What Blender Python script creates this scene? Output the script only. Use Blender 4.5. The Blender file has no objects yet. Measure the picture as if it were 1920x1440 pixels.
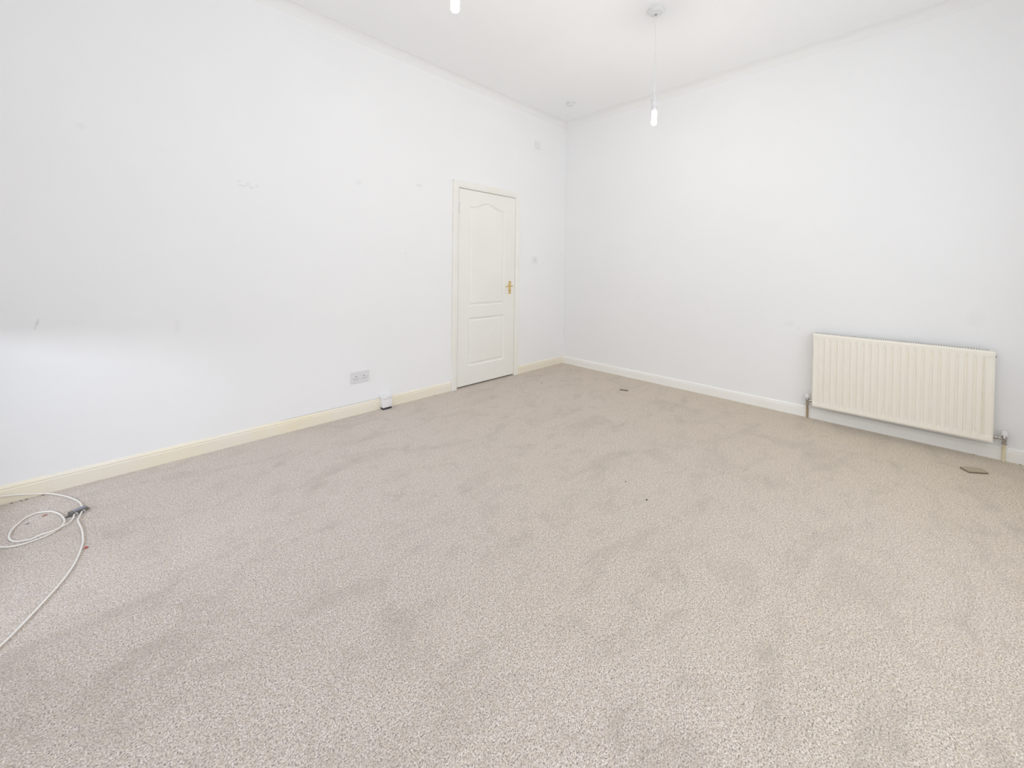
import bpy, bmesh, math, random
from mathutils import Vector, Matrix
random.seed(4)
C = bpy.context.scene
COL = C.collection
PI = math.pi

# ------------------------------------------------------------------ camera
YAW, PITCH, ROLL = 0.7894, -0.01289, 0.01283
F_PX, CY_PX = 744.22, 514.12
fw = Vector((math.cos(YAW)*math.cos(PITCH), math.sin(YAW)*math.cos(PITCH), math.sin(PITCH)))
rt = Vector((math.sin(YAW), -math.cos(YAW), 0)); up = rt.cross(fw)
r2 = math.cos(ROLL)*rt + math.sin(ROLL)*up
u2 = -math.sin(ROLL)*rt + math.cos(ROLL)*up
cam = bpy.data.cameras.new('camera'); cam_o = bpy.data.objects.new('camera', cam); COL.objects.link(cam_o)
M = Matrix((( r2.x, u2.x, -fw.x), (r2.y, u2.y, -fw.y), (r2.z, u2.z, -fw.z))).to_4x4()
M.translation = Vector((-4.0736, -3.159, 1.2022))
cam_o.matrix_world = M
cam.sensor_fit = 'HORIZONTAL'; cam.sensor_width = 36.0
cam.lens = 36.0*F_PX/1920.0
cam.shift_y = -(720.0-CY_PX)/1920.0
cam.clip_start = 0.02
C.camera = cam_o

# ------------------------------------------------------------------ view, world, lights
C.view_settings.view_transform = 'Standard'; C.view_settings.look = 'None'
C.view_settings.gamma = 1.0; C.view_settings.use_curve_mapping = False
C.view_settings.exposure = 0.03
C.cycles.use_denoising = True
C.cycles.max_bounces = 16; C.cycles.diffuse_bounces = 12
C.cycles.transparent_max_bounces = 12

H = 3.072                    # ceiling height
X0, Y0 = -4.78, -3.95        # far sides of the room, behind the camera
WY, WX = 0.015, 0.015        # plaster faces of the two visible walls
BULB_L = 205.0

w = bpy.data.worlds.new('sky'); C.world = w; w.use_nodes = True
bg = w.node_tree.nodes['Background']; bg.inputs[0].default_value = (0.80, 0.88, 1.0, 1); bg.inputs[1].default_value = 0.26

def area(name, loc, rot, sx, sy, power, col):
    l = bpy.data.lights.new(name, 'AREA'); l.shape = 'RECTANGLE'; l.size = sx; l.size_y = sy
    l.energy = power; l.color = col
    o = bpy.data.objects.new(name, l); COL.objects.link(o); o.location = loc; o.rotation_euler = rot
    return o
# daylight entering through window_1 (wall behind the camera) and window_2 (left end, under its blind)
W1 = (-4.00, -0.85, 0.45, 2.25)      # x0 x1 z0 z1 in wall_back (y=Y0)
W3 = (-3.45, -1.75, 0.45, 2.20)      # unseen opening in wall_end, added to brighten the right wall: fill_window_3
W2 = (-1.25, -0.12, 0.22, 2.20)      # y0 y1 z0 z1 in wall_end (x=X0)
area('daylight_window_1', ((W1[0]+W1[1])/2, Y0-0.16, (W1[2]+W1[3])/2), (-PI/2, 0, PI), W1[1]-W1[0], W1[3]-W1[2], 41, (0.935, 0.965, 1.0))
area('daylight_window_2', (X0-1.45, -0.95, 1.26), (0, -PI/2, 0), 0.45, 1.0, 40, (0.80, 0.87, 1.0))

area('fill_light_window_3', (X0-0.16, (W3[0]+W3[1])/2, (W3[2]+W3[3])/2), (0, -PI/2, 0), W3[3]-W3[2], W3[1]-W3[0], 20, (0.87, 0.93, 1.0))  # added fill for the dark right side, outside a made-up window

# ------------------------------------------------------------------ materials
def mat(name, col, rough=0.5, metal=0.0, spec=0.5):
    m = bpy.data.materials.new(name); m.use_nodes = True
    b = m.node_tree.nodes['Principled BSDF']
    b.inputs['Base Color'].default_value = (*col, 1); b.inputs['Roughness'].default_value = rough
    b.inputs['Metallic'].default_value = metal; b.inputs['Specular IOR Level'].default_value = spec
    return m
class NT:
    def __init__(s, m): s.t = m.node_tree; s.n = s.t.nodes; s.l = s.t.links; s.b = s.n['Principled BSDF']
    def add(s, typ, **kw):
        x = s.n.new(typ)
        for k, v in kw.items():
            if k.startswith('in_'):
                key = k[3:]; key = int(key) if key.isdigit() else key.replace('_', ' ')
                if hasattr(v, 'is_linked') or isinstance(v, bpy.types.NodeSocket): s.l.new(v, x.inputs[key])
                else: x.inputs[key].default_value = v
            else: setattr(x, k, v)
        return x
    def coord(s): return s.add('ShaderNodeNewGeometry').outputs['Position']
    def math(s, op, a, b=0.0, clamp=False): return s.add('ShaderNodeMath', operation=op, use_clamp=clamp, in_0=a, in_1=b).outputs[0]
    def noise(s, vec, scale, detail=2.0, rough=0.5, dist=0.0):
        x = s.add('ShaderNodeTexNoise'); s.l.new(vec, x.inputs['Vector'])
        x.inputs['Scale'].default_value = scale; x.inputs['Detail'].default_value = detail
        x.inputs['Roughness'].default_value = rough; x.inputs['Distortion'].default_value = dist
        return x.outputs['Fac']
    def rng(s, v, a, b, c, d):
        x = s.add('ShaderNodeMapRange'); s.l.new(v, x.inputs[0])
        for i, q in enumerate((a, b, c, d)): x.inputs[i+1].default_value = q
        return x.outputs[0]
    def mix(s, f, a, b):
        x = s.add('ShaderNodeMix', data_type='RGBA')
        for sk, v in ((x.inputs[0], f), (x.inputs[6], a), (x.inputs[7], b)):
            if isinstance(v, bpy.types.NodeSocket): s.l.new(v, sk)
            else: sk.default_value = v if not isinstance(v, tuple) else (*v, 1)
        return x.outputs[2]
    def bump(s, h, strength, dist):
        x = s.add('ShaderNodeBump'); x.inputs['Strength'].default_value = strength; x.inputs['Distance'].default_value = dist
        s.l.new(h, x.inputs['Height']); s.l.new(x.outputs[0], s.b.inputs['Normal'])

def wall_mat(name, col, marks):
    """matt emulsion over uneven plaster; marks = (centre, (rx, ry, rz), strength) scuffs that stay on the wall"""
    m = mat(name, col, 0.85, spec=0.2); t = NT(m); pos = t.coord()
    c = t.mix(t.rng(t.noise(pos, 1.3, 3), 0.35, 0.65, 0, 1), tuple(x*0.985 for x in col), col)
    ragged = t.noise(pos, 45, 3)
    for (cx, cy, cz), (rx, ry, rz), k in marks:
        mp = t.add('ShaderNodeMapping', vector_type='TEXTURE')
        t.l.new(pos, mp.inputs[0]); mp.inputs['Location'].default_value = (cx, cy, cz)
        mp.inputs['Scale'].default_value = (rx, ry, rz)
        d = t.add('ShaderNodeVectorMath', operation='LENGTH'); t.l.new(mp.outputs[0], d.inputs[0])
        f = t.rng(t.math('ADD', d.outputs['Value'], t.math('MULTIPLY', ragged, 1.1)), 1.1, 1.6, k, 0.0)
        c = t.mix(f, c, tuple(x*0.45 for x in col))
    t.l.new(c, t.b.inputs['Base Color'])
    h = t.math('ADD', t.math('MULTIPLY', t.noise(pos, 1.8, 2), 1.0), t.math('MULTIPLY', t.noise(pos, 14, 3), 0.06))
    t.bump(h, 0.35, 0.012)
    return m
LM = [((-4.22, WY, 1.944), (.022, 1, .022), .05), ((-3.886, WY, 1.886), (.03, 1, .014), .03),
      ((-3.50, WY, 1.765), (.012, 1, .010), .12), ((-3.485, WY, 1.738), (.03, 1, .008), .14), ((-3.45, WY, 1.755), (.012, 1, .014), .12),
      ((-3.43, WY, 1.735), (.014, 1, .012), .12), ((-3.40, WY, 1.745), (.012, 1, .014), .10),
      ((-2.685, WY, 1.888), (.03, 1, .03), .07), ((-2.128, WY, 1.954), (.035, 1, .015), .16),
      ((-4.369, WY, 0.902), (.006, 1, .016), .22), ((-4.373, WY, 0.885), (.006, 1, .016), .26), ((-4.378, WY, 0.868), (.005, 1, .012), .22),
      ((-3.819, WY, 0.816), (.02, 1, .05), .05), ((-2.261, WY, 1.33), (.012, 1, .010), .22)]
RM = [((WX, -1.024, .911), (1, .018, .007), .12), ((WX, -2.427, .761), (1, .05, .03), .07), ((WX, -3.465, .901), (1, .05, .07), .05),
      ((WX, -2.49, .735), (1, .02, .02), .08)]
m_wl = wall_mat('white_emulsion_left', (0.884, 0.888, 0.896), LM)
m_wr = wall_mat('white_emulsion_right', (0.884, 0.888, 0.896), RM)
m_wp = wall_mat('white_emulsion', (0.884, 0.888, 0.896), [])
m_ceil = wall_mat('ceiling_paint', (0.915, 0.92, 0.92), [])

m_cove = wall_mat('cornice_paint', (0.865, 0.865, 0.86), [])
def gloss(name, col, col2, rough=0.35):
    m = mat(name, col, rough); t = NT(m); pos = t.coord()
    t.l.new(t.mix(t.rng(t.noise(pos, 3.0, 3), .4, .68, 0, 1), col, col2), t.b.inputs['Base Color'])
    t.bump(t.noise(pos, 60, 2), 0.08, 0.002); return m
m_skl = gloss('yellowed_cream_gloss', (0.86, 0.815, 0.71), (0.87, 0.80, 0.63))
m_skr = gloss('cream_gloss', (0.92, 0.915, 0.895), (0.91, 0.90, 0.86))
m_door = gloss('ivory_door_paint', (0.87, 0.865, 0.82), (0.86, 0.85, 0.80), 0.4)
m_frame = gloss('ivory_frame_paint', (0.875, 0.87, 0.84), (0.87, 0.85, 0.78), 0.4)
m_rad = gloss('magnolia_enamel', (0.90, 0.865, 0.78), (0.89, 0.855, 0.76), 0.4)
m_raddark = mat('grey_enamel_inside', (0.30, 0.29, 0.28), 0.7)
m_plast = mat('white_plastic', (0.82, 0.82, 0.83), 0.3)
m_plast2 = mat('grey_white_plastic', (0.74, 0.74, 0.76), 0.35)
m_fit = mat('ceiling_fitting_plastic', (0.76, 0.77, 0.76), 0.35)
m_hole_shade = mat('dark_hole_and_shade', (0.04, 0.04, 0.045), 0.6)
m_brass = mat('polished_brass', (0.78, 0.60, 0.28), 0.22, 1.0)
m_steel = mat('dull_steel', (0.62, 0.62, 0.62), 0.35, 1.0)
m_chrome = mat('chrome', (0.52, 0.50, 0.49), 0.12, 1.0)
m_pipe = mat('brown_tarnished_pipe', (0.42, 0.33, 0.22), 0.5, 0.2)
m_pipe2 = mat('cream_painted_pipe', (0.80, 0.73, 0.52), 0.45)
m_rust = mat('rust', (0.45, 0.24, 0.10), 0.8)
m_door_shade = mat('door_gap_shade', (0.03, 0.028, 0.025), 0.9)
m_cable = mat('white_cable_sheath', (0.86, 0.84, 0.80), 0.4)
m_split = mat('grey_splitter_case', (0.19, 0.19, 0.18), 0.45, 0.3)
m_split2 = mat('blue_splitter_label', (0.27, 0.285, 0.36), 0.5)
m_gold = mat('brassy_connector', (0.62, 0.50, 0.30), 0.35, 1.0)
m_red = mat('red_plastic', (0.48, 0.10, 0.09), 0.5)
m_wood = gloss('brown_board', (0.45, 0.39, 0.30), (0.40, 0.33, 0.24), 0.7)
m_wood2 = mat('dark_board_edge', (0.20, 0.165, 0.12), 0.8)
m_dark = mat('dark_grit', (0.10, 0.085, 0.07), 0.9)
m_twig = mat('reddish_brown_scrap', (0.38, 0.20, 0.14), 0.8)
m_upvc = mat('white_upvc', (0.85, 0.85, 0.85), 0.3)
m_blind = mat('white_roller_blind_fabric', (0.80, 0.80, 0.80), 0.9)

m_bulb = bpy.data.materials.new('lit_bulb_tube'); m_bulb.use_nodes = True
tb = m_bulb.node_tree; tb.nodes.remove(tb.nodes['Principled BSDF'])
em = tb.nodes.new('ShaderNodeEmission'); em.inputs[0].default_value = (1.0, 0.965, 0.91, 1); em.inputs[1].default_value = BULB_L
tb.links.new(em.outputs[0], tb.nodes['Material Output'].inputs[0])

m_glass = bpy.data.materials.new('window_glass'); m_glass.use_nodes = True
tg = m_glass.node_tree; tg.nodes.remove(tg.nodes['Principled BSDF'])
tr = tg.nodes.new('ShaderNodeBsdfTransparent'); gl = tg.nodes.new('ShaderNodeBsdfGlossy'); gl.inputs['Roughness'].default_value = 0.02
mx = tg.nodes.new('ShaderNodeMixShader'); mx.inputs[0].default_value = 0.06
tg.links.new(tr.outputs[0], mx.inputs[1]); tg.links.new(gl.outputs[0], mx.inputs[2]); tg.links.new(mx.outputs[0], tg.nodes['Material Output'].inputs[0])

# twist-pile carpet: speckled yarn, brushed patches of leaning pile
m_car = mat('twist_pile_carpet', (0.6, 0.53, 0.46), 0.95, spec=0.1)
t = NT(m_car); pos = t.coord()
t.b.inputs['Sheen Weight'].default_value = 0.35; t.b.inputs['Sheen Roughness'].default_value = 0.6; t.b.inputs['Sheen Tint'].default_value = (1.0, 0.97, 0.92, 1)
tuft = t.noise(pos, 250, 2.0, 0.6)
tuft2 = t.noise(pos, 110, 2, 0.6)
hue = t.noise(pos, 55, 2, 0.5)
sp = t.math('ADD', t.math('MULTIPLY', tuft, 0.72), t.math('MULTIPLY', tuft2, 0.28))
cr = t.add('ShaderNodeValToRGB'); t.l.new(sp, cr.inputs[0])
e = cr.color_ramp.elements
CA, CB, CC = (0.19, 0.150, 0.130, 1), (0.60, 0.522, 0.475, 1), (0.94, 0.875, 0.835, 1)
e[0].position = 0.355; e[0].color = CA; e[1].position = 0.645; e[1].color = CC
q = e.new(0.49); q.color = CB
base = t.mix(t.rng(hue, .45, .65, 0, .30), cr.outputs[0], (0.52, 0.42, 0.29))
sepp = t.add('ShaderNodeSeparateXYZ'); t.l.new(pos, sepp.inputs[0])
warm_cast = t.math('ADD', t.math('ADD', t.math('MULTIPLY', sepp.outputs[0], 0.42), t.math('MULTIPLY', sepp.outputs[1], -0.16)), t.math('MULTIPLY', t.noise(pos, 1.1, 4, 0.6), 0.9))  # warm light cast towards the radiator, painted into the pile colour
tint = t.mix(t.rng(warm_cast, -0.65, 0.75, 0, 1), (1.0, 1.0, 1.0), (1.025, 1.005, 0.885))
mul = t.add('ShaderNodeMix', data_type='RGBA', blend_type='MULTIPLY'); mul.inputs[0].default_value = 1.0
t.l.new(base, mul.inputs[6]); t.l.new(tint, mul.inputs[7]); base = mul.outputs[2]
mpx = t.add('ShaderNodeMapping'); t.l.new(pos, mpx.inputs[0]); mpx.inputs['Rotation'].default_value = (0, 0, 0.8); mpx.inputs['Scale'].default_value = (1, 2.1, 1)
lay = t.noise(mpx.outputs[0], 2.4, 5, 0.66, 0.7)
lay2 = t.noise(pos, 9.0, 3, 0.6, 0.4)
lf = t.math('ADD', t.rng(lay, 0.36, 0.50, 0.25, 0.0), t.rng(lay2, 0.35, 0.46, 0.16, 0.0))
base = t.mix(lf, base, (0.34, 0.29, 0.245))
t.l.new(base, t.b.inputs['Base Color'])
t.bump(t.math('ADD', t.math('MULTIPLY', sp, 1.0), t.math('MULTIPLY', lay2, 0.5)), 0.75, 0.006)

# ------------------------------------------------------------------ mesh helpers
def box(bm, x0, x1, y0, y1, z0, z1):
    v = [bm.verts.new((x, y, z)) for z in (z0, z1) for y in (y0, y1) for x in (x0, x1)]
    for f in ((0, 2, 3, 1), (4, 5, 7, 6), (0, 1, 5, 4), (2, 6, 7, 3), (0, 4, 6, 2), (1, 3, 7, 5)):
        bm.faces.new([v[i] for i in f])
def bevbox(bm, x0, x1, y0, y1, z0, z1, r, seg=3):
    b2 = bmesh.new(); box(b2, x0, x1, y0, y1, z0, z1)
    bmesh.ops.bevel(b2, geom=list(b2.edges), offset=r, segments=seg, affect='EDGES', profile=0.5)
    merge(bm, b2)
def merge(bm, b2):
    me = bpy.data.meshes.new('t'); b2.to_mesh(me); b2.free(); bm.from_mesh(me); bpy.data.meshes.remove(me)
def frame_of(d):
    d = Vector(d).normalized(); a = Vector((0, 0, 1)) if abs(d.z) < 0.9 else Vector((1, 0, 0))
    s = d.cross(a).normalized(); return s, d.cross(s).normalized(), d
def lathe(bm, base, axis, prof, seg=32):
    """prof = [(radius, distance along axis)]"""
    s, u, d = frame_of(axis); base = Vector(base); rings = []
    for r, h in prof:
        if r < 1e-6: rings.append([bm.verts.new(base + d*h)])
        else: rings.append([bm.verts.new(base + d*h + s*r*math.cos(2*PI*i/seg) + u*r*math.sin(2*PI*i/seg)) for i in range(seg)])
    for a, b in zip(rings, rings[1:]):
        for i in range(seg):
            j = (i+1) % seg
            if len(a) == 1 and len(b) == 1: break
            if len(a) == 1: bm.faces.new((a[0], b[i], b[j]))
            elif len(b) == 1: bm.faces.new((a[i], b[0], a[j]))
            else: bm.faces.new((a[i], b[i], b[j], a[j]))
    for q_ in (rings[0], rings[-1]):
        if len(q_) > 1: bm.faces.new(q_)
def catmull(pts, n=8):
    P = [Vector(p) for p in pts]; P = [2*P[0]-P[1]] + P + [2*P[-1]-P[-2]]; out = []
    for i in range(1, len(P)-2):
        for k in range(n):
            s = k/n; a, b, c, d = P[i-1:i+3]
            out.append(0.5*((2*b)+(c-a)*s+(2*a-5*b+4*c-d)*s*s+(3*b-a-3*c+d)*s**3))
    out.append(P[-2]); return out
def tube(bm, pts, r, seg=10):
    rings = []; u = None
    for i, p in enumerate(pts):
        d = (pts[min(i+1, len(pts)-1)] - pts[max(i-1, 0)]).normalized()
        if u is None: s, u, _ = frame_of(d)
        u = (u - d*u.dot(d)).normalized(); s = d.cross(u)
        rings.append([bm.verts.new(p + s*r*math.cos(2*PI*k/seg) + u*r*math.sin(2*PI*k/seg)) for k in range(seg)])
    for a, b in zip(rings, rings[1:]):
        for k in range(seg): bm.faces.new((a[k], a[(k+1) % seg], b[(k+1) % seg], b[k]))
    bm.faces.new(rings[0]); bm.faces.new(rings[-1][::-1])
def wloc(o):
    v = Vector((0, 0, 0))
    while o is not None: v += o.location; o = o.parent
    return v
def obj(name, bm, m, parent=None, smooth=False, at=None):
    """link bm as ONE mesh object; its origin sits at `at` (top-level) or at its parent's origin"""
    bmesh.ops.recalc_face_normals(bm, faces=bm.faces)
    org = wloc(parent) if parent else (Vector(at) if at else Vector((0, 0, 0)))
    if org.length: bmesh.ops.translate(bm, verts=bm.verts, vec=-org)
    me = bpy.data.meshes.new(name); bm.to_mesh(me); bm.free(); me.materials.append(m)
    if smooth:
        me.shade_smooth() if hasattr(me, 'shade_smooth') else None
        try: me.set_sharp_from_angle(angle=math.radians(35))
        except Exception: pass
    o = bpy.data.objects.new(name, me); COL.objects.link(o)
    if parent: o.parent = parent
    else: o.location = org
    return o
def tag(o, label, cat, group=None):
    o['label'] = label; o['category'] = cat
    if group: o['group'] = group
    return o
def thing(name, loc, label, cat, group=None):
    o = bpy.data.objects.new(name, None); COL.objects.link(o); o.location = loc
    o.empty_display_size = 0.05
    return tag(o, label, cat, group)
def struct(o): o['kind'] = 'structure'; return o

# ------------------------------------------------------------------ the room
TH = 0.20
bm = bmesh.new(); box(bm, X0-TH, WX+TH, Y0-TH, WY+TH, -0.12, 0.0)
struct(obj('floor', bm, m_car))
bm = bmesh.new(); box(bm, X0-TH, WX+TH, Y0-TH, WY+TH, H, H+0.12)
struct(obj('ceiling', bm, m_ceil))
# wall with the door: opening x -1.690..-0.908, z 0..2.006
DX0, DX1, DZ = -1.690, -0.888, 2.006
bm = bmesh.new()
box(bm, X0-TH, DX0, WY, WY+TH, 0, H); box(bm, DX1, WX+TH, WY, WY+TH, 0, H); box(bm, DX0, DX1, WY, WY+TH, DZ, H)
struct(obj('wall_left', bm, m_wl))
bm = bmesh.new(); box(bm, DX0, DX1, WY+0.055, WY+TH, 0, DZ); struct(obj('wall_door_shade', bm, m_door_shade))  # added backing behind the leaf, near-black to paint shade in the door gaps
bm = bmesh.new(); box(bm, WX, WX+TH, Y0-TH, WY, 0, H); struct(obj('wall_right', bm, m_wr))
def wall_with_holes(bm, horiz, fixed0, fixed1, a0, a1, holes):
    def b(p0, p1, z0, z1):
        if p1-p0 < 1e-6 or z1-z0 < 1e-6: return
        if horiz: box(bm, p0, p1, fixed0, fixed1, z0, z1)
        else: box(bm, fixed0, fixed1, p0, p1, z0, z1)
    cur = a0
    for h0, h1, z0, z1 in sorted(holes):
        b(cur, h0, 0, H); b(h0, h1, 0, z0); b(h0, h1, z1, H); cur = h1
    b(cur, a1, 0, H)
bm = bmesh.new(); wall_with_holes(bm, True, Y0-0.14, Y0, X0-TH, WX, [W1]); struct(obj('wall_back', bm, m_wp))
bm = bmesh.new(); wall_with_holes(bm, False, X0-0.14, X0, Y0, WY, [W2, W3]); struct(obj('wall_end', bm, m_wp))

def window(name, horiz, fix, W, bars):
    bm = bmesh.new(); a0, a1, z0, z1 = W; d0, d1 = fix-0.12, fix-0.06
    def b(bm, p0, p1, q0, q1, e0=d0, e1=d1):
        if horiz: box(bm, p0, p1, e0, e1, q0, q1)
        else: box(bm, e0, e1, p0, p1, q0, q1)
    fwid = 0.05
    b(bm, a0, a1, z0, z0+fwid); b(bm, a0, a1, z1-fwid, z1); b(bm, a0, a0+fwid, z0+fwid, z1-fwid); b(bm, a1-fwid, a1, z0+fwid, z1-fwid)
    for k in range(1, bars): c = a0+(a1-a0)*k/bars; b(bm, c-0.03, c+0.03, z0+fwid, z1-fwid)
    o = struct(obj(name, bm, m_upvc))
    bm = bmesh.new(); b(bm, a0+fwid, a1-fwid, z0+fwid, z1-fwid, (d0+d1)/2-0.003, (d0+d1)/2+0.003); obj('window_pane', bm, m_glass, o)
    bm = bmesh.new(); b(bm, a0-0.04, a1+0.04, z0-0.025, z0, fix-0.06, fix+0.08) if z0 > 0.5 else b(bm, a0, a1, z0, z0+0.02, fix-0.06, fix+0.0)
    obj('window_sill', bm, m_upvc, o); return o
window('window_1', True, Y0, W1, 3); window('window_2', False, X0, W2, 2); window('fill_window_3', False, X0, W3, 2)
# roller blind pulled down over the upper part of window_2
bl = thing('roller_blind', (X0-0.02, (W2[0]+W2[1])/2, W2[3]), 'white roller blind half lowered over the low window at the end of the room', 'blind')
bm = bmesh.new(); box(bm, X0-0.022, X0-0.018, W2[0]+0.002, W2[1]-0.002, 0.93, W2[3]-0.03); obj('blind_fabric', bm, m_blind, bl)
bm = bmesh.new(); lathe(bm, (X0-0.03, W2[0]+0.002, W2[3]-0.03), (0, 1, 0), [(0.022, 0), (0.022, W2[1]-W2[0]-0.004)]); obj('roller', bm, m_upvc, bl, True)
bm = bmesh.new(); box(bm, X0-0.026, X0-0.014, W2[0]+0.002, W2[1]-0.002, 0.91, 0.93); obj('bottom_bar', bm, m_upvc, bl)

# skirting: extrude the moulded profile; profile = (projection from plaster, height)
SK = [(0, 0), (0.015, 0), (0.015, 0.066), (0.012, 0.070), (0.012, 0.073), (0.0135, 0.077), (0.010, 0.084), (0.005, 0.089), (0.0, 0.091)]
def run(bm, prof, p0, p1, nrm):
    p0, p1, nrm = Vector(p0), Vector(p1), Vector(nrm)
    A = [bm.verts.new(p0+nrm*a+Vector((0, 0, h))) for a, h in prof]; B = [bm.verts.new(p1+nrm*a+Vector((0, 0, h))) for a, h in prof]
    n = len(prof)
    for i in range(n): bm.faces.new((A[i], A[(i+1) % n], B[(i+1) % n], B[i]))
    bm.faces.new(A); bm.faces.new(B[::-1])
bm = bmesh.new(); run(bm, SK, (X0, WY, 0), (-1.757, WY, 0), (0, -1, 0)); run(bm, SK, (-0.826, WY, 0), (WX, WY, 0), (0, -1, 0))
struct(obj('baseboard_left', bm, m_skl))
bm = bmesh.new(); run(bm, SK, (WX, Y0, 0), (WX, WY-0.015, 0), (-1, 0, 0)); struct(obj('baseboard_right', bm, m_skr))
bm = bmesh.new(); run(bm, SK, (X0, Y0, 0), (WX-0.015, Y0, 0), (0, 1, 0)); struct(obj('baseboard_back', bm, m_skr))
bm = bmesh.new(); run(bm, SK, (X0, Y0+0.015, 0), (X0, WY-0.015, 0), (1, 0, 0)); struct(obj('baseboard_end', bm, m_skr))
# coved cornice
R_ = 0.066
CV = [(0, 0), (0, -R_-0.002), (0.0012, -R_-0.002), (0.0012, -R_)] + [(0.0012+(R_-0.0012)*(1-math.cos(a)), -R_+(R_-0.003)*math.sin(a)) for a in [PI/2*k/8 for k in range(1, 9)]] + [(R_+0.003, -0.003), (R_+0.003, 0)]
CV2 = [(a, h+H) for a, h in CV]
for nm, a, b, n in (('trim_1', (X0, WY, 0), (WX, WY, 0), (0, -1, 0)), ('trim_2', (WX, Y0, 0), (WX, WY, 0), (-1, 0, 0)),
                    ('trim_3', (X0, Y0, 0), (WX, Y0, 0), (0, 1, 0)), ('trim_4', (X0, Y0, 0), (X0, WY, 0), (1, 0, 0))):
    bm = bmesh.new(); run(bm, CV2, a, b, n); struct(obj(nm, bm, m_cove, None, True))

# ------------------------------------------------------------------ the door
door = bpy.data.objects.new('door_1', None); COL.objects.link(door); door.location = (-1.30, WY, 0); struct(door)
door.empty_display_size = 0.1
LX0, LX1, LZ0, LZ1, LY = -1.681, -0.894, 0.017, 1.997, 0.006
def rect_outline(x0, x1, z0, z1, d, n=14):
    pts = [(x0+d, z0+d), (x1-d, z0+d)]
    pts += [(x1-d-(x1-x0-2*d)*k/n, z1-d) for k in range(n+1)]
    return pts
def arch_outline(x0, x1, z0, z1, rise, d, n=28):
    pts = [(x0+d, z0+d), (x1-d, z0+d)]
    for k in range(n+1):
        s = k/n; c = abs(2*s-1)                        # 1 at the shoulders, 0 at the crown
        h = 0.0 if c > 0.82 else 0.5*(1+math.cos(PI*c/0.82))
        pts.append((x1-d-(x1-x0-2*d)*s, z1-d+rise*h))
    return pts
bm = bmesh.new()
def ringv(pts, y): return [bm.verts.new((x, y, z)) for x, z in pts]
outer = ringv([(LX0, LZ0), (LX1, LZ0), (LX1, LZ1), (LX0, LZ1)], LY)
es = [bm.edges.new((outer[i], outer[(i+1) % 4])) for i in range(4)]
PR = [(0, 0), (0.003, 0.001), (0.016, 0.014), (0.020, 0.014), (0.036, 0.004), (0.041, 0.003)]
for fn in (lambda d: arch_outline(-1.548, -1.046, 0.815, 1.838, 0.055, d), lambda d: rect_outline(-1.548, -1.046, 0.205, 0.702, d)):
    prev = None
    for d, dep in PR:
        rv = ringv(fn(d), LY+dep); n = len(rv)
        if prev is None: es += [bm.edges.new((rv[i], rv[(i+1) % n])) for i in range(n)]
        else:
            for i in range(n): bm.faces.new((prev[i], prev[(i+1) % n], rv[(i+1) % n], rv[i]))
        prev = rv
    bm.faces.new(prev)
bmesh.ops.triangle_fill(bm, edges=es, use_beauty=True, normal=(0, -1, 0))
back = [bm.verts.new((v.co.x, LY+0.04, v.co.z)) for v in outer]
for i in range(4): bm.faces.new((outer[i], outer[(i+1) % 4], back[(i+1) % 4], back[i]))
bm.faces.new(back[::-1])
leaf = obj('door_leaf', bm, m_door, door)
# casing: jamb lining and moulded architrave
bm = bmesh.new()
for a, b, c, d in ((DX0, DX0+0.004, 0, DZ), (DX1-0.004, DX1, 0, DZ), (DX0+0.004, DX1-0.004, DZ-0.004, DZ)):
    box(bm, a, b, WY-0.012, WY+0.12, c, d)
box(bm, DX0+0.004, DX0+0.02, LY+0.041, LY+0.06, 0, DZ-0.004); box(bm, DX1-0.02, DX1-0.004, LY+0.041, LY+0.06, 0, DZ-0.004); box(bm, DX0+0.004, DX1-0.004, LY+0.041, LY+0.06, DZ-0.02, DZ-0.004)
obj('door_jamb', bm, m_frame, door)
AW = 0.064
AP = [(0, 0), (0, 0.013), (0.004, 0.016), (0.012, 0.016), (0.018, 0.019), (0.050, 0.022), (0.060, 0.021), (0.064, 0.016), (0.064, 0)]   # (across from inner edge, projection)
bm = bmesh.new()
def arch_path(a, pr):
    y = WY-pr
    return [bm.verts.new(v) for v in ((DX0-a, y, 0), (DX0-a, y, DZ+a), (DX1+a, y, DZ+a), (DX1+a, y, 0))]
rows = [arch_path(a+0.001, p_) for a, p_ in AP]
for r0, r1 in zip(rows, rows[1:]):
    for i in range(3): bm.faces.new((r0[i], r0[i+1], r1[i+1], r1[i]))
for i in range(3): bm.faces.new((rows[-1][i], rows[-1][i+1], rows[0][i+1], rows[0][i]))
bm.faces.new([r[0] for r in rows]); bm.faces.new([r[3] for r in rows])
obj('architrave', bm, m_frame, door)
for z0, z1 in ((1.742, 1.857), (0.182, 0.299)):
    bm = bmesh.new(); lathe(bm, (LX0-0.001, LY-0.005, z0), (0, 0, 1), [(0.0052, 0), (0.0052, z1-z0)], 12)
    box(bm, LX0+0.001, LX0+0.007, LY-0.0015, LY, z0, z1)
    hg = obj('hinge', bm, m_plast2 if z0 > 1 else m_door, door, True)
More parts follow.
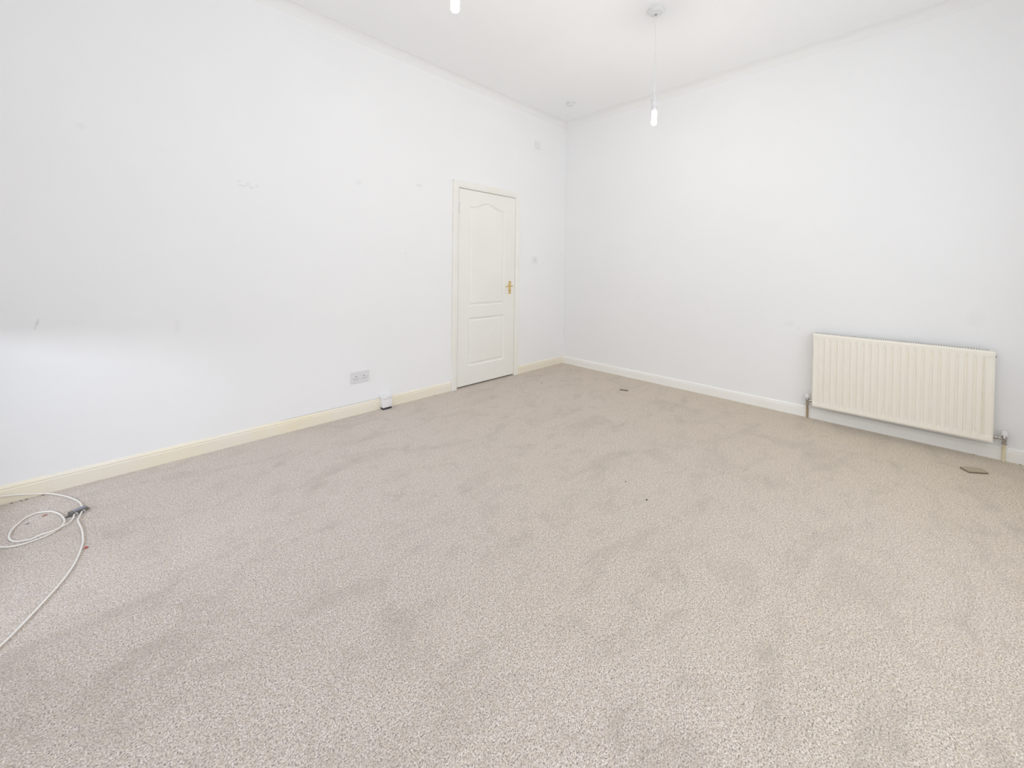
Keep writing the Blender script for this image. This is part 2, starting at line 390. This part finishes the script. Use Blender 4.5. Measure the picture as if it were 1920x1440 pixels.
# handle on its long plate
bm = bmesh.new(); bevbox(bm, -0.988, -0.950, LY-0.004, LY, 0.925, 1.068, 0.0018)
hp = obj('door_handle', bm, m_brass, door)
hp['label'] = 'brass lever handle on a long plate'
bm = bmesh.new()
lathe(bm, (-0.969, LY-0.004, 1.014), (0, -1, 0), [(0.011, 0), (0.010, 0.008), (0.007, 0.012), (0.007, 0.046)], 20)
pts = catmull([(-0.969, LY-0.046, 1.014), (-0.990, LY-0.053, 1.016), (-1.025, LY-0.052, 1.017), (-1.056, LY-0.050, 1.012), (-1.072, LY-0.049, 1.006)], 6)
tube(bm, pts, 0.0068, 12); obj('lever', bm, m_brass, hp, True)
bm = bmesh.new(); lathe(bm, (-0.969, LY-0.0035, 0.966), (0, -1, 0), [(0.0045, 0), (0.0045, 0.0012)], 12); box(bm, -0.9708, -0.9672, LY-0.0047, LY-0.0035, 0.952, 0.966)
obj('keyhole', bm, m_hole_shade, hp)

# ------------------------------------------------------------------ the radiator
RY0, RY1, RZ0, RZ1, RF, RB = -3.544, -2.606, 0.124, 0.712, -0.092, -0.020
rad = thing('radiator', (-0.05, (RY0+RY1)/2, RZ0), 'long cream ribbed panel radiator hung low on the right wall', 'radiator')
bm = bmesh.new()
PITCH_R = 0.0394; ys = []; y = RY0
STEP = PITCH_R/14
ny = int(round((RY1-RY0)/STEP)); ys = [RY0+(RY1-RY0)*i/ny for i in range(ny+1)]
zs = [RZ0, RZ0+.004, RZ0+.010, RZ0+.022, RZ0+.030, RZ0+.036, RZ0+.042, RZ0+.048, RZ0+.056, RZ0+.07] + [RZ0+.07+(RZ1-RZ0-.14)*k/8 for k in range(1, 8)] + [RZ1-.07, RZ1-.056, RZ1-.048, RZ1-.042, RZ1-.036, RZ1-.030, RZ1-.022, RZ1-.010, RZ1-.004, RZ1]
def sm(a, b, x): x = min(1, max(0, (x-a)/(b-a))); return x*x*(3-2*x)
def depth(y, z):
    e = min(y-RY0, RY1-y)
    roll = 0.006*(1-sm(0, 0.010, min(z-RZ0, RZ1-z)))+0.004*(1-sm(0, 0.006, e))
    fade = sm(0.024, 0.056, min(z-RZ0, RZ1-z))
    u = abs(((y+2.672)/PITCH_R + 0.5) % 1.0 - 0.5)*PITCH_R     # distance from nearest rib valley
    g = (1-sm(0.003, 0.0095, u))*0.0085 if e > 0.045 else 0.0
    tab = 0.0
    if e < 0.045: tab = 0.0035*sm(0.006, 0.010, e)*(1-sm(0.036, 0.041, e))*sm(0.034, 0.040, min(z-RZ0, RZ1-z))
    border = 0.002*(1-sm(0.018, 0.026, min(z-RZ0, RZ1-z)))
    return roll+g*fade+tab-border*0.6
G = [[bm.verts.new((RF+depth(yy, zz), yy, zz)) for zz in zs] for yy in ys]
for i in range(len(ys)-1):
    for k in range(len(zs)-1): bm.faces.new((G[i][k], G[i+1][k], G[i+1][k+1], G[i][k+1]))
obj('front_panel', bm, m_rad, rad, True)
for a, b in ((RY0, RY0+0.003), (RY1-0.003, RY1)):
    bm = bmesh.new(); bevbox(bm, RF+0.005, RB, a, b, RZ0+0.003, RZ1-0.002, 0.001); obj('side_panel', bm, m_rad, rad)
bm = bmesh.new(); box(bm, RB-0.002, RB, RY0+0.002, RY1-0.002, RZ0+0.012, RZ1-0.02); obj('back_panel', bm, m_rad, rad)
bm = bmesh.new(); n = 46; zz0, zz1 = RZ0+0.03, RZ1-0.03
for k in range(n):
    c = RY0+0.03+(RY1-RY0-0.06)*k/(n-1); box(bm, RF+0.014, RB-0.004, c-0.0008, c+0.0008, zz0, zz1)
obj('convector_fins', bm, m_raddark, rad)
bm = bmesh.new(); box(bm, RF+0.012, RB-0.003, RY0+0.004, RY1-0.004, RZ1-0.014, RZ1-0.012); obj('slot_shade_plate', bm, m_hole_shade, rad)  # added dark plate, paints the shade below the grille slots
bm = bmesh.new(); box(bm, RB-0.004, RB-0.0005, RY0+0.02, RY1-0.02, RZ1-0.018, RZ1-0.0006); obj('slot_shade_strip', bm, m_hole_shade, rad)  # added dark strip, paints the shade seen through the slots
# top grille: front strip, back strip and cross bars with open slots between
bm = bmesh.new(); zt = RZ1+0.001
box(bm, RF+0.006, RF+0.024, RY0+.003, RY1-.003, zt-.0015, zt+.0015)
k = 0; yy = RY0+0.003
while yy < RY1-0.006:
    w_ = 0.020 if (k == 0 or yy > RY1-0.035) else 0.0048
    box(bm, RF+0.024, RB, yy, min(yy+w_, RY1-.003), zt-.0015, zt+.0015); yy += (w_ if k == 0 else 0.0) + 0.0122*(1 if k else 0) + (0.0075 if k == 0 else 0); k += 1
obj('top_grille', bm, m_rad, rad)
for yb, s in ((RY0, -1), (RY1, 1)):
    bm = bmesh.new(); lathe(bm, (-0.045, yb, RZ1-0.035), (0, s, 0), [(0.011, -0.002), (0.011, 0.004), (0.006, 0.005), (0.006, 0.011)], 12)
    o = obj('end_plug', bm, m_chrome if s < 0 else m_plast2, rad, True)
for yb, s, pm in ((RY1, 1, m_pipe), (RY0, -1, m_pipe2)):
    yv = yb+s*(0.040 if s > 0 else 0.052); XV = -0.024
    bm = bmesh.new()
    lathe(bm, (XV, yb-s*0.004, 0.150), (0, s, 0), [(0.010, 0), (0.010, 0.012), (0.0135, 0.013), (0.0135, 0.026), (0.009, 0.028), (0.009, 0.050)], 12)
    lathe(bm, (XV, yv, 0.112), (0, 0, 1), [(0.0125, 0), (0.0125, 0.016), (0.010, 0.018), (0.012, 0.030), (0.014, 0.045), (0.010, 0.056), (0.008, 0.062)], 20)
    v = obj('valve', bm, m_chrome, rad, True)
    bm = bmesh.new(); lathe(bm, (XV, yv, 0.170), (0, 0, 1), [(0.013, 0), (0.0155, 0.003), (0.0145, 0.026), (0.012, 0.031), (0.0, 0.032)], 24); obj('valve_cap', bm, m_plast, v, True)
    bm = bmesh.new(); tube(bm, catmull([(-0.0085, yv, 0.0), (-0.0085, yv, 0.06), (-0.012, yv, 0.085), (XV, yv, 0.105), (XV, yv, 0.116)], 5), 0.0078, 16); o = obj('pipe', bm, pm, rad, True)
    o['label'] = 'brown tarnished pipe' if s > 0 else 'cream painted pipe'
bm = bmesh.new(); tube(bm, catmull([(-0.022, RY1+0.012, 0.142), (-0.026, RY1+0.002, 0.124), (-0.030, RY1-0.02, RZ0-0.008), (-0.030, RY1-0.25, RZ0-0.008), (-0.030, RY0+0.35, RZ0-0.008), (-0.030, RY0+0.10, RZ0-0.008)], 5), 0.0038, 8)
lathe(bm, (-0.030, RY0+0.112, RZ0-0.008), (0, -1, 0), [(0.006, 0), (0.006, 0.018)], 10); obj('bottom_rail', bm, m_steel, rad, True)
bm = bmesh.new(); bevbox(bm, RF+0.010, RF+0.030, RY0-0.0015, RY0+0.001, RZ0+0.008, RZ0+0.042, .0005); o = obj('rust_patch', bm, m_rust, rad)

# ------------------------------------------------------------------ wall plates
def plate_thing(name, x0, x1, z0, z1, d, m, label, cat, pname='faceplate'):
    t_ = thing(name, ((x0+x1)/2, WY, z0), label, cat)
    bm = bmesh.new(); bevbox(bm, x0, x1, WY-d, WY, z0, z1, 0.0025, 3); obj(pname, bm, m, t_); return t_
SX, SZ = -2.670, 0.306
so = plate_thing('power_socket', SX-0.075, SX+0.075, SZ-0.045, SZ+0.045, 0.012, m_plast2, 'white double power socket low on the left wall', 'socket')
FY = WY-0.012
for k in (-1, 1):
    cx = SX+k*0.032
    bm = bmesh.new()
    box(bm, cx-0.0025, cx+0.0025, FY-0.0004, FY+0.004, SZ+0.000, SZ+0.010)
    for q_ in (-1, 1): box(bm, cx+q_*0.011-0.0035, cx+q_*0.011+0.0035, FY-0.0004, FY+0.004, SZ-0.018, SZ-0.0135)
    obj('pin_holes', bm, m_hole_shade, so)
    bm = bmesh.new(); bevbox(bm, SX+k*0.061-0.006, SX+k*0.061+0.006, FY-0.003, FY+0.001, SZ-0.008, SZ+0.016, 0.0012); sw = obj('switch', bm, m_plast, so)
    bm = bmesh.new(); box(bm, SX+k*0.061-0.003, SX+k*0.061+0.003, FY-0.0034, FY-0.0028, SZ-0.006, SZ-0.002); obj('switch_mark', bm, m_hole_shade, sw)
    bm = bmesh.new()
ls = plate_thing('light_switch', -0.590, -0.503, 1.268, 1.355, 0.009, m_plast, 'small square white light switch beside the door', 'light switch')
bm = bmesh.new(); v0 = bm.verts; bevbox(bm, -0.560, -0.533, WY-0.0125, WY-0.007, 1.293, 1.333, 0.0015); obj('rocker', bm, m_plast2, ls)
bp = plate_thing('blanking_plate', -0.572, -0.478, 2.640, 2.727, 0.008, m_plast, 'plain white blanking plate high on the wall above the door corner', 'wall plate')
for zz in (2.6835,):
    for xx in (-0.557, -0.493):
        bm = bmesh.new(); lathe(bm, (xx, WY-0.0078, zz), (0, -1, 0), [(0.0035, 0), (0.0035, 0.0008)], 10); obj('screw_cover', bm, m_plast2, bp)
# junction box over the skirting
jb = thing('junction_box', (-2.45, WY-0.03, 0.012), 'small white cable junction box fixed over the skirting left of the door', 'junction box')
bm = bmesh.new(); bevbox(bm, -2.494, -2.408, -0.047, 0.0, 0.016, 0.0855, 0.005, 4); bevbox(bm, -2.488, -2.414, -0.0, WY, 0.06, 0.118, 0.002, 2); obj('box_body', bm, m_plast, jb, True)
bm = bmesh.new(); bevbox(bm, -2.496, -2.406, -0.049, WY, 0.084, 0.120, 0.008, 4); obj('box_lid', bm, m_plast, jb, True)
bm = bmesh.new(); box(bm, -2.490, -2.412, -0.043, -0.001, 0.0, 0.0165); obj('gap_shade', bm, m_hole_shade, jb)  # dark block painting the shaded gap under the box
# thin cable clipped along the top of the skirting into the box
tc = thing('telephone_wire', (-2.7, WY, 0.094), 'thin grey wire lying along the top of the left skirting into the junction box', 'wire')
bm = bmesh.new(); tube(bm, catmull([(-3.25, 0.0125, 0.0935), (-3.0, 0.0122, 0.0935), (-2.8, 0.0115, 0.0936), (-2.6, 0.011, 0.0936), (-2.497, 0.009, 0.094)], 6), 0.0024, 8)
obj('wire_sheath', bm, m_plast2, tc, True)

# ------------------------------------------------------------------ ceiling fittings
sd = thing('smoke_detector', (-0.472, -0.427, H), 'small round white smoke detector on the ceiling near the corner', 'smoke detector')
bm = bmesh.new(); lathe(bm, (-0.472, -0.427, H), (0, 0, -1), [(0.052, 0), (0.052, 0.008), (0.047, 0.010)], 40); obj('base', bm, m_fit, sd, True)
bm = bmesh.new(); lathe(bm, (-0.472, -0.427, H), (0, 0, -1), [(0.040, 0.009), (0.042, 0.016), (0.036, 0.028), (0.022, 0.034), (0.0, 0.035)], 40); obj('cover', bm, m_fit, sd, True)

PX, PY = -1.3365, -1.831
pl = thing('pendant_light', (PX, PY, H), 'whole pendant light hanging nearer the right wall with a lit stick bulb', 'pendant light', 'pendant lights with bare stick bulbs')
bm = bmesh.new(); lathe(bm, (PX, PY, H), (0, 0, -1), [(0.055, 0), (0.055, 0.010), (0.050, 0.014), (0.046, 0.022), (0.030, 0.030), (0.008, 0.033), (0.008, 0.030)], 48); rose = obj('ceiling_rose', bm, m_fit, pl, True)
bm = bmesh.new(); lathe(bm, (PX, PY, H-0.031), (0, 0, -1), [(0.0055, 0), (0.0055, 0.006)], 16); obj('cord_grip', bm, m_split, rose, True)
bm = bmesh.new(); lathe(bm, (PX, PY, 2.462), (0, 0, 1), [(0.0034, 0), (0.0034, H-0.032-2.462)], 10); obj('flex', bm, m_fit, pl, True)
bm = bmesh.new(); lathe(bm, (PX, PY, 2.352), (0, 0, 1), [(0.0, 0), (0.0165, 0), (0.0185, 0.004), (0.0185, 0.035), (0.0225, 0.036), (0.0225, 0.044), (0.0205, 0.045), (0.0205, 0.073), (0.0225, 0.074), (0.0225, 0.082), (0.018, 0.084), (0.013, 0.100), (0.007, 0.116), (0.0035, 0.118)], 32); obj('lampholder', bm, m_plast2, pl, True)
bm = bmesh.new(); lathe(bm, (PX, PY, 2.352), (0, 0, -1), [(0.0, 0), (0.0155, 0.001), (0.0175, 0.004), (0.0175, 0.088), (0.0155, 0.095), (0.010, 0.100), (0.0, 0.101)], 24); obj('bulb', bm, m_bulb, pl, True)
def dup(root, loc, label):
    r = root.copy(); COL.objects.link(r); r.location = loc; r['label'] = label
    for ch in list(root.children):
        c = ch.copy(); COL.objects.link(c); c.parent = r
        for g in list(ch.children):
            d = g.copy(); COL.objects.link(d); d.parent = c
    return r
dup(pl, (-3.096, -1.823, H), 'lit stick bulb cut off by the top edge, nearer the left wall')

# ------------------------------------------------------------------ cables and splitter on the carpet
CR = 0.0034
def cable(pts, label, grp='white cables joined at the splitter'):
    p3 = [Vector((a[0], a[1], (a[2] if len(a) > 2 else CR+0.0012))) for a in pts]
    o = thing('aerial_cable', (p3[0].x, p3[0].y, 0), label, 'cable', grp)
    bm = bmesh.new(); tube(bm, catmull(p3, 6), CR, 10); obj('cable_sheath', bm, m_cable, o, True); return o
cable([(-4.70, -0.012, .075), (-4.60, -0.010, .066), (-4.488, -0.010, .048), (-4.438, -0.010, .037), (-4.383, -0.011, .020), (-4.333, -0.024, .008), (-4.293, -0.071), (-4.256, -0.133), (-4.225, -0.201), (-4.208, -0.255), (-4.202, -0.300, .008), (-4.202, -0.322, .011)],
      'white cable running from the skirting in an arc to the far side of the splitter')
B = [(-4.222, -0.380, .011), (-4.225, -0.403), (-4.233, -0.433), (-4.249, -0.465, .0115), (-4.272, -0.484, .0115), (-4.295, -0.490, .0115), (-4.317, -0.491, .0115), (-4.34, -0.491), (-4.362, -0.484), (-4.383, -0.472), (-4.4, -0.448), (-4.411, -0.414), (-4.415, -0.372), (-4.411, -0.331), (-4.401, -0.294), (-4.387, -0.254), (-4.368, -0.233), (-4.346, -0.228), (-4.32, -0.242), (-4.296, -0.267), (-4.274, -0.311), (-4.259, -0.359), (-4.251, -0.405), (-4.254, -0.439), (-4.265, -0.467), (-4.282, -0.489), (-4.305, -0.506), (-4.335, -0.512), (-4.363, -0.515), (-4.393, -0.505), (-4.415, -0.488), (-4.443, -0.461), (-4.50, -0.41), (-4.58, -0.37), (-4.68, -0.35)]
cable(B, 'white cable curled in a single loop left of the splitter')
D = [(-4.198, -0.372, .011), (-4.202, -0.395, .008), (-4.208, -0.430), (-4.203, -0.472), (-4.192, -0.535), (-4.185, -0.601), (-4.182, -0.67), (-4.186, -0.738), (-4.193, -0.798), (-4.204, -0.855), (-4.222, -0.919), (-4.244, -0.977), (-4.269, -1.036), (-4.294, -1.093), (-4.317, -1.141), (-4.336, -1.175), (-4.36, -1.21), (-4.42, -1.29), (-4.52, -1.38), (-4.66, -1.45)]
cable(D, 'long white cable sweeping from the splitter towards the bottom left')
sp_ = thing('cable_splitter', (-4.212, -0.350, 0), 'small dark grey and blue cable splitter on the carpet by the left skirting', 'cable splitter')
def rot_local(bm, c, a):
    bmesh.ops.rotate(bm, verts=bm.verts, cent=Vector(c), matrix=Matrix.Rotation(a, 3, 'Z'))
cc = (-4.212, -0.350, 0); an = 0.42
bm = bmesh.new(); bevbox(bm, cc[0]-0.030, cc[0]+0.030, cc[1]-0.014, cc[1]+0.014, 0.002, 0.019, 0.002)
for s in (-1, 1): lathe(bm, (cc[0]+s*0.034, cc[1], 0.002), (0, 0, 1), [(0.008, 0), (0.008, 0.004)], 12)
rot_local(bm, cc, an); obj('splitter_case', bm, m_split, sp_)
bm = bmesh.new(); box(bm, cc[0]-0.016, cc[0]+0.026, cc[1]-0.010, cc[1]+0.012, 0.0185, 0.0196); rot_local(bm, cc, an); obj('top_label', bm, m_split2, sp_)
for dx, s, m_ in ((0.010, 1, m_gold), (-0.013, -1, m_steel), (0.013, -1, m_steel)):
    bm = bmesh.new(); lathe(bm, (cc[0]+dx, cc[1]+s*0.013, 0.010), (0, s, 0), [(0.0055, 0), (0.0055, 0.010), (0.0042, 0.011), (0.0042, 0.018)], 10); rot_local(bm, cc, an); obj('connector', bm, m_, sp_)

# ------------------------------------------------------------------ bits lying on the carpet
def slab(bm, pts, z0, z1):
    a = [bm.verts.new((x, y, z0)) for x, y in pts]; b = [bm.verts.new((x, y, z1)) for x, y in pts]; n = len(pts)
    for i in range(n): bm.faces.new((a[i], a[(i+1) % n], b[(i+1) % n], b[i]))
    bm.faces.new(a[::-1]); bm.faces.new(b)
q4 = [(-0.356, -3.390), (-0.408, -3.423), (-0.343, -3.505), (-0.290, -3.482), (-0.315, -3.432)]
t_ = thing('board_offcut', (-0.34, -3.44, 0), 'flat brown board offcut lying on the carpet in front of the radiator', 'board offcut')
bm = bmesh.new(); slab(bm, q4, 0.007, 0.0105); obj('board_face', bm, m_wood, t_)
bm = bmesh.new(); slab(bm, q4, 0.001, 0.007); obj('board_core', bm, m_wood2, t_)
bm = bmesh.new(); slab(bm, [(-0.486, -1.105), (-0.496, -1.112), (-0.470, -1.188), (-0.458, -1.184)], 0.001, 0.009)
tag(obj('wood_strip', bm, m_wood2, at=(-0.477, -1.147, 0)), 'narrow dark brown strip of wood on the carpet out from the right skirting', 'wood strip')
def crumb(name, x, y, r, m, label, cat, sx=1.0, grp=None, z=None):
    bm = bmesh.new(); bmesh.ops.create_icosphere(bm, subdivisions=2, radius=r)
    rg = random.Random(int(abs(x*7919+y*104729)))
    for v in bm.verts: v.co = Vector((v.co.x*sx, v.co.y, v.co.z*0.6))*(0.75+0.5*rg.random())
    bmesh.ops.translate(bm, verts=bm.verts, vec=(x, y, (r*0.5 if z is None else z)))
    return tag(obj(name, bm, m, at=(x, y, 0)), label, cat, grp)
crumb('red_plastic_scrap', -4.170, -0.722, 0.0062, m_red, 'small red plastic scrap beside the long white cable', 'scrap')
crumb('brown_scrap', -4.322, -0.273, 0.0048, m_twig, 'tiny reddish brown scrap inside the cable loop near its top', 'scrap', 1.8)
crumb('grey_lint', -4.372, -0.312, 0.004, m_raddark, 'tiny grey fleck inside the cable loop near its left bend', 'fleck', 1.8)
crumb('dark_grit', -0.905, -0.425, 0.005, m_dark, 'dark speck of grit on the carpet just right of the door', 'grit')
crumb('dark_grit', -0.194, -0.283, 0.0045, m_dark, 'tiny speck of grit on the carpet near the room corner', 'grit')
crumb('dark_grit', -2.106, -2.201, 0.0038, m_dark, 'dark speck of grit in the middle of the carpet, nearest the camera', 'grit', 1.6)
crumb('dark_grit', -2.025, -2.033, 0.0032, m_dark, 'fainter speck of grit in the middle of the carpet, farther from the camera', 'grit', 1.6)
for x, y, lab in ((-4.452, -0.012, 'leftmost dark crumb at the foot of the left skirting below the cable'), (-4.422, -0.012, 'middle dark crumb at the foot of the left skirting below the cable'),
               (-4.405, -0.012, 'right-hand dark crumb at the foot of the left skirting below the cable'), (-4.350, -0.012, 'dark crumb at the left skirting where the cable comes down')):
    crumb('carpet_crumb', x, y, 0.0032, m_wood2, lab, 'crumb', 1.5)
for x, y, lab in ((-0.010, -3.47, 'dark crumb at the right skirting left of the cream pipe'), (-0.008, -3.665, 'dark crumb at the right skirting at the far right edge'),
                  (-1.950, -0.010, 'dark crumb at the left skirting just left of the door frame')):
    crumb('carpet_crumb', x, y, 0.0036, m_wood2, lab, 'crumb', 1.5)
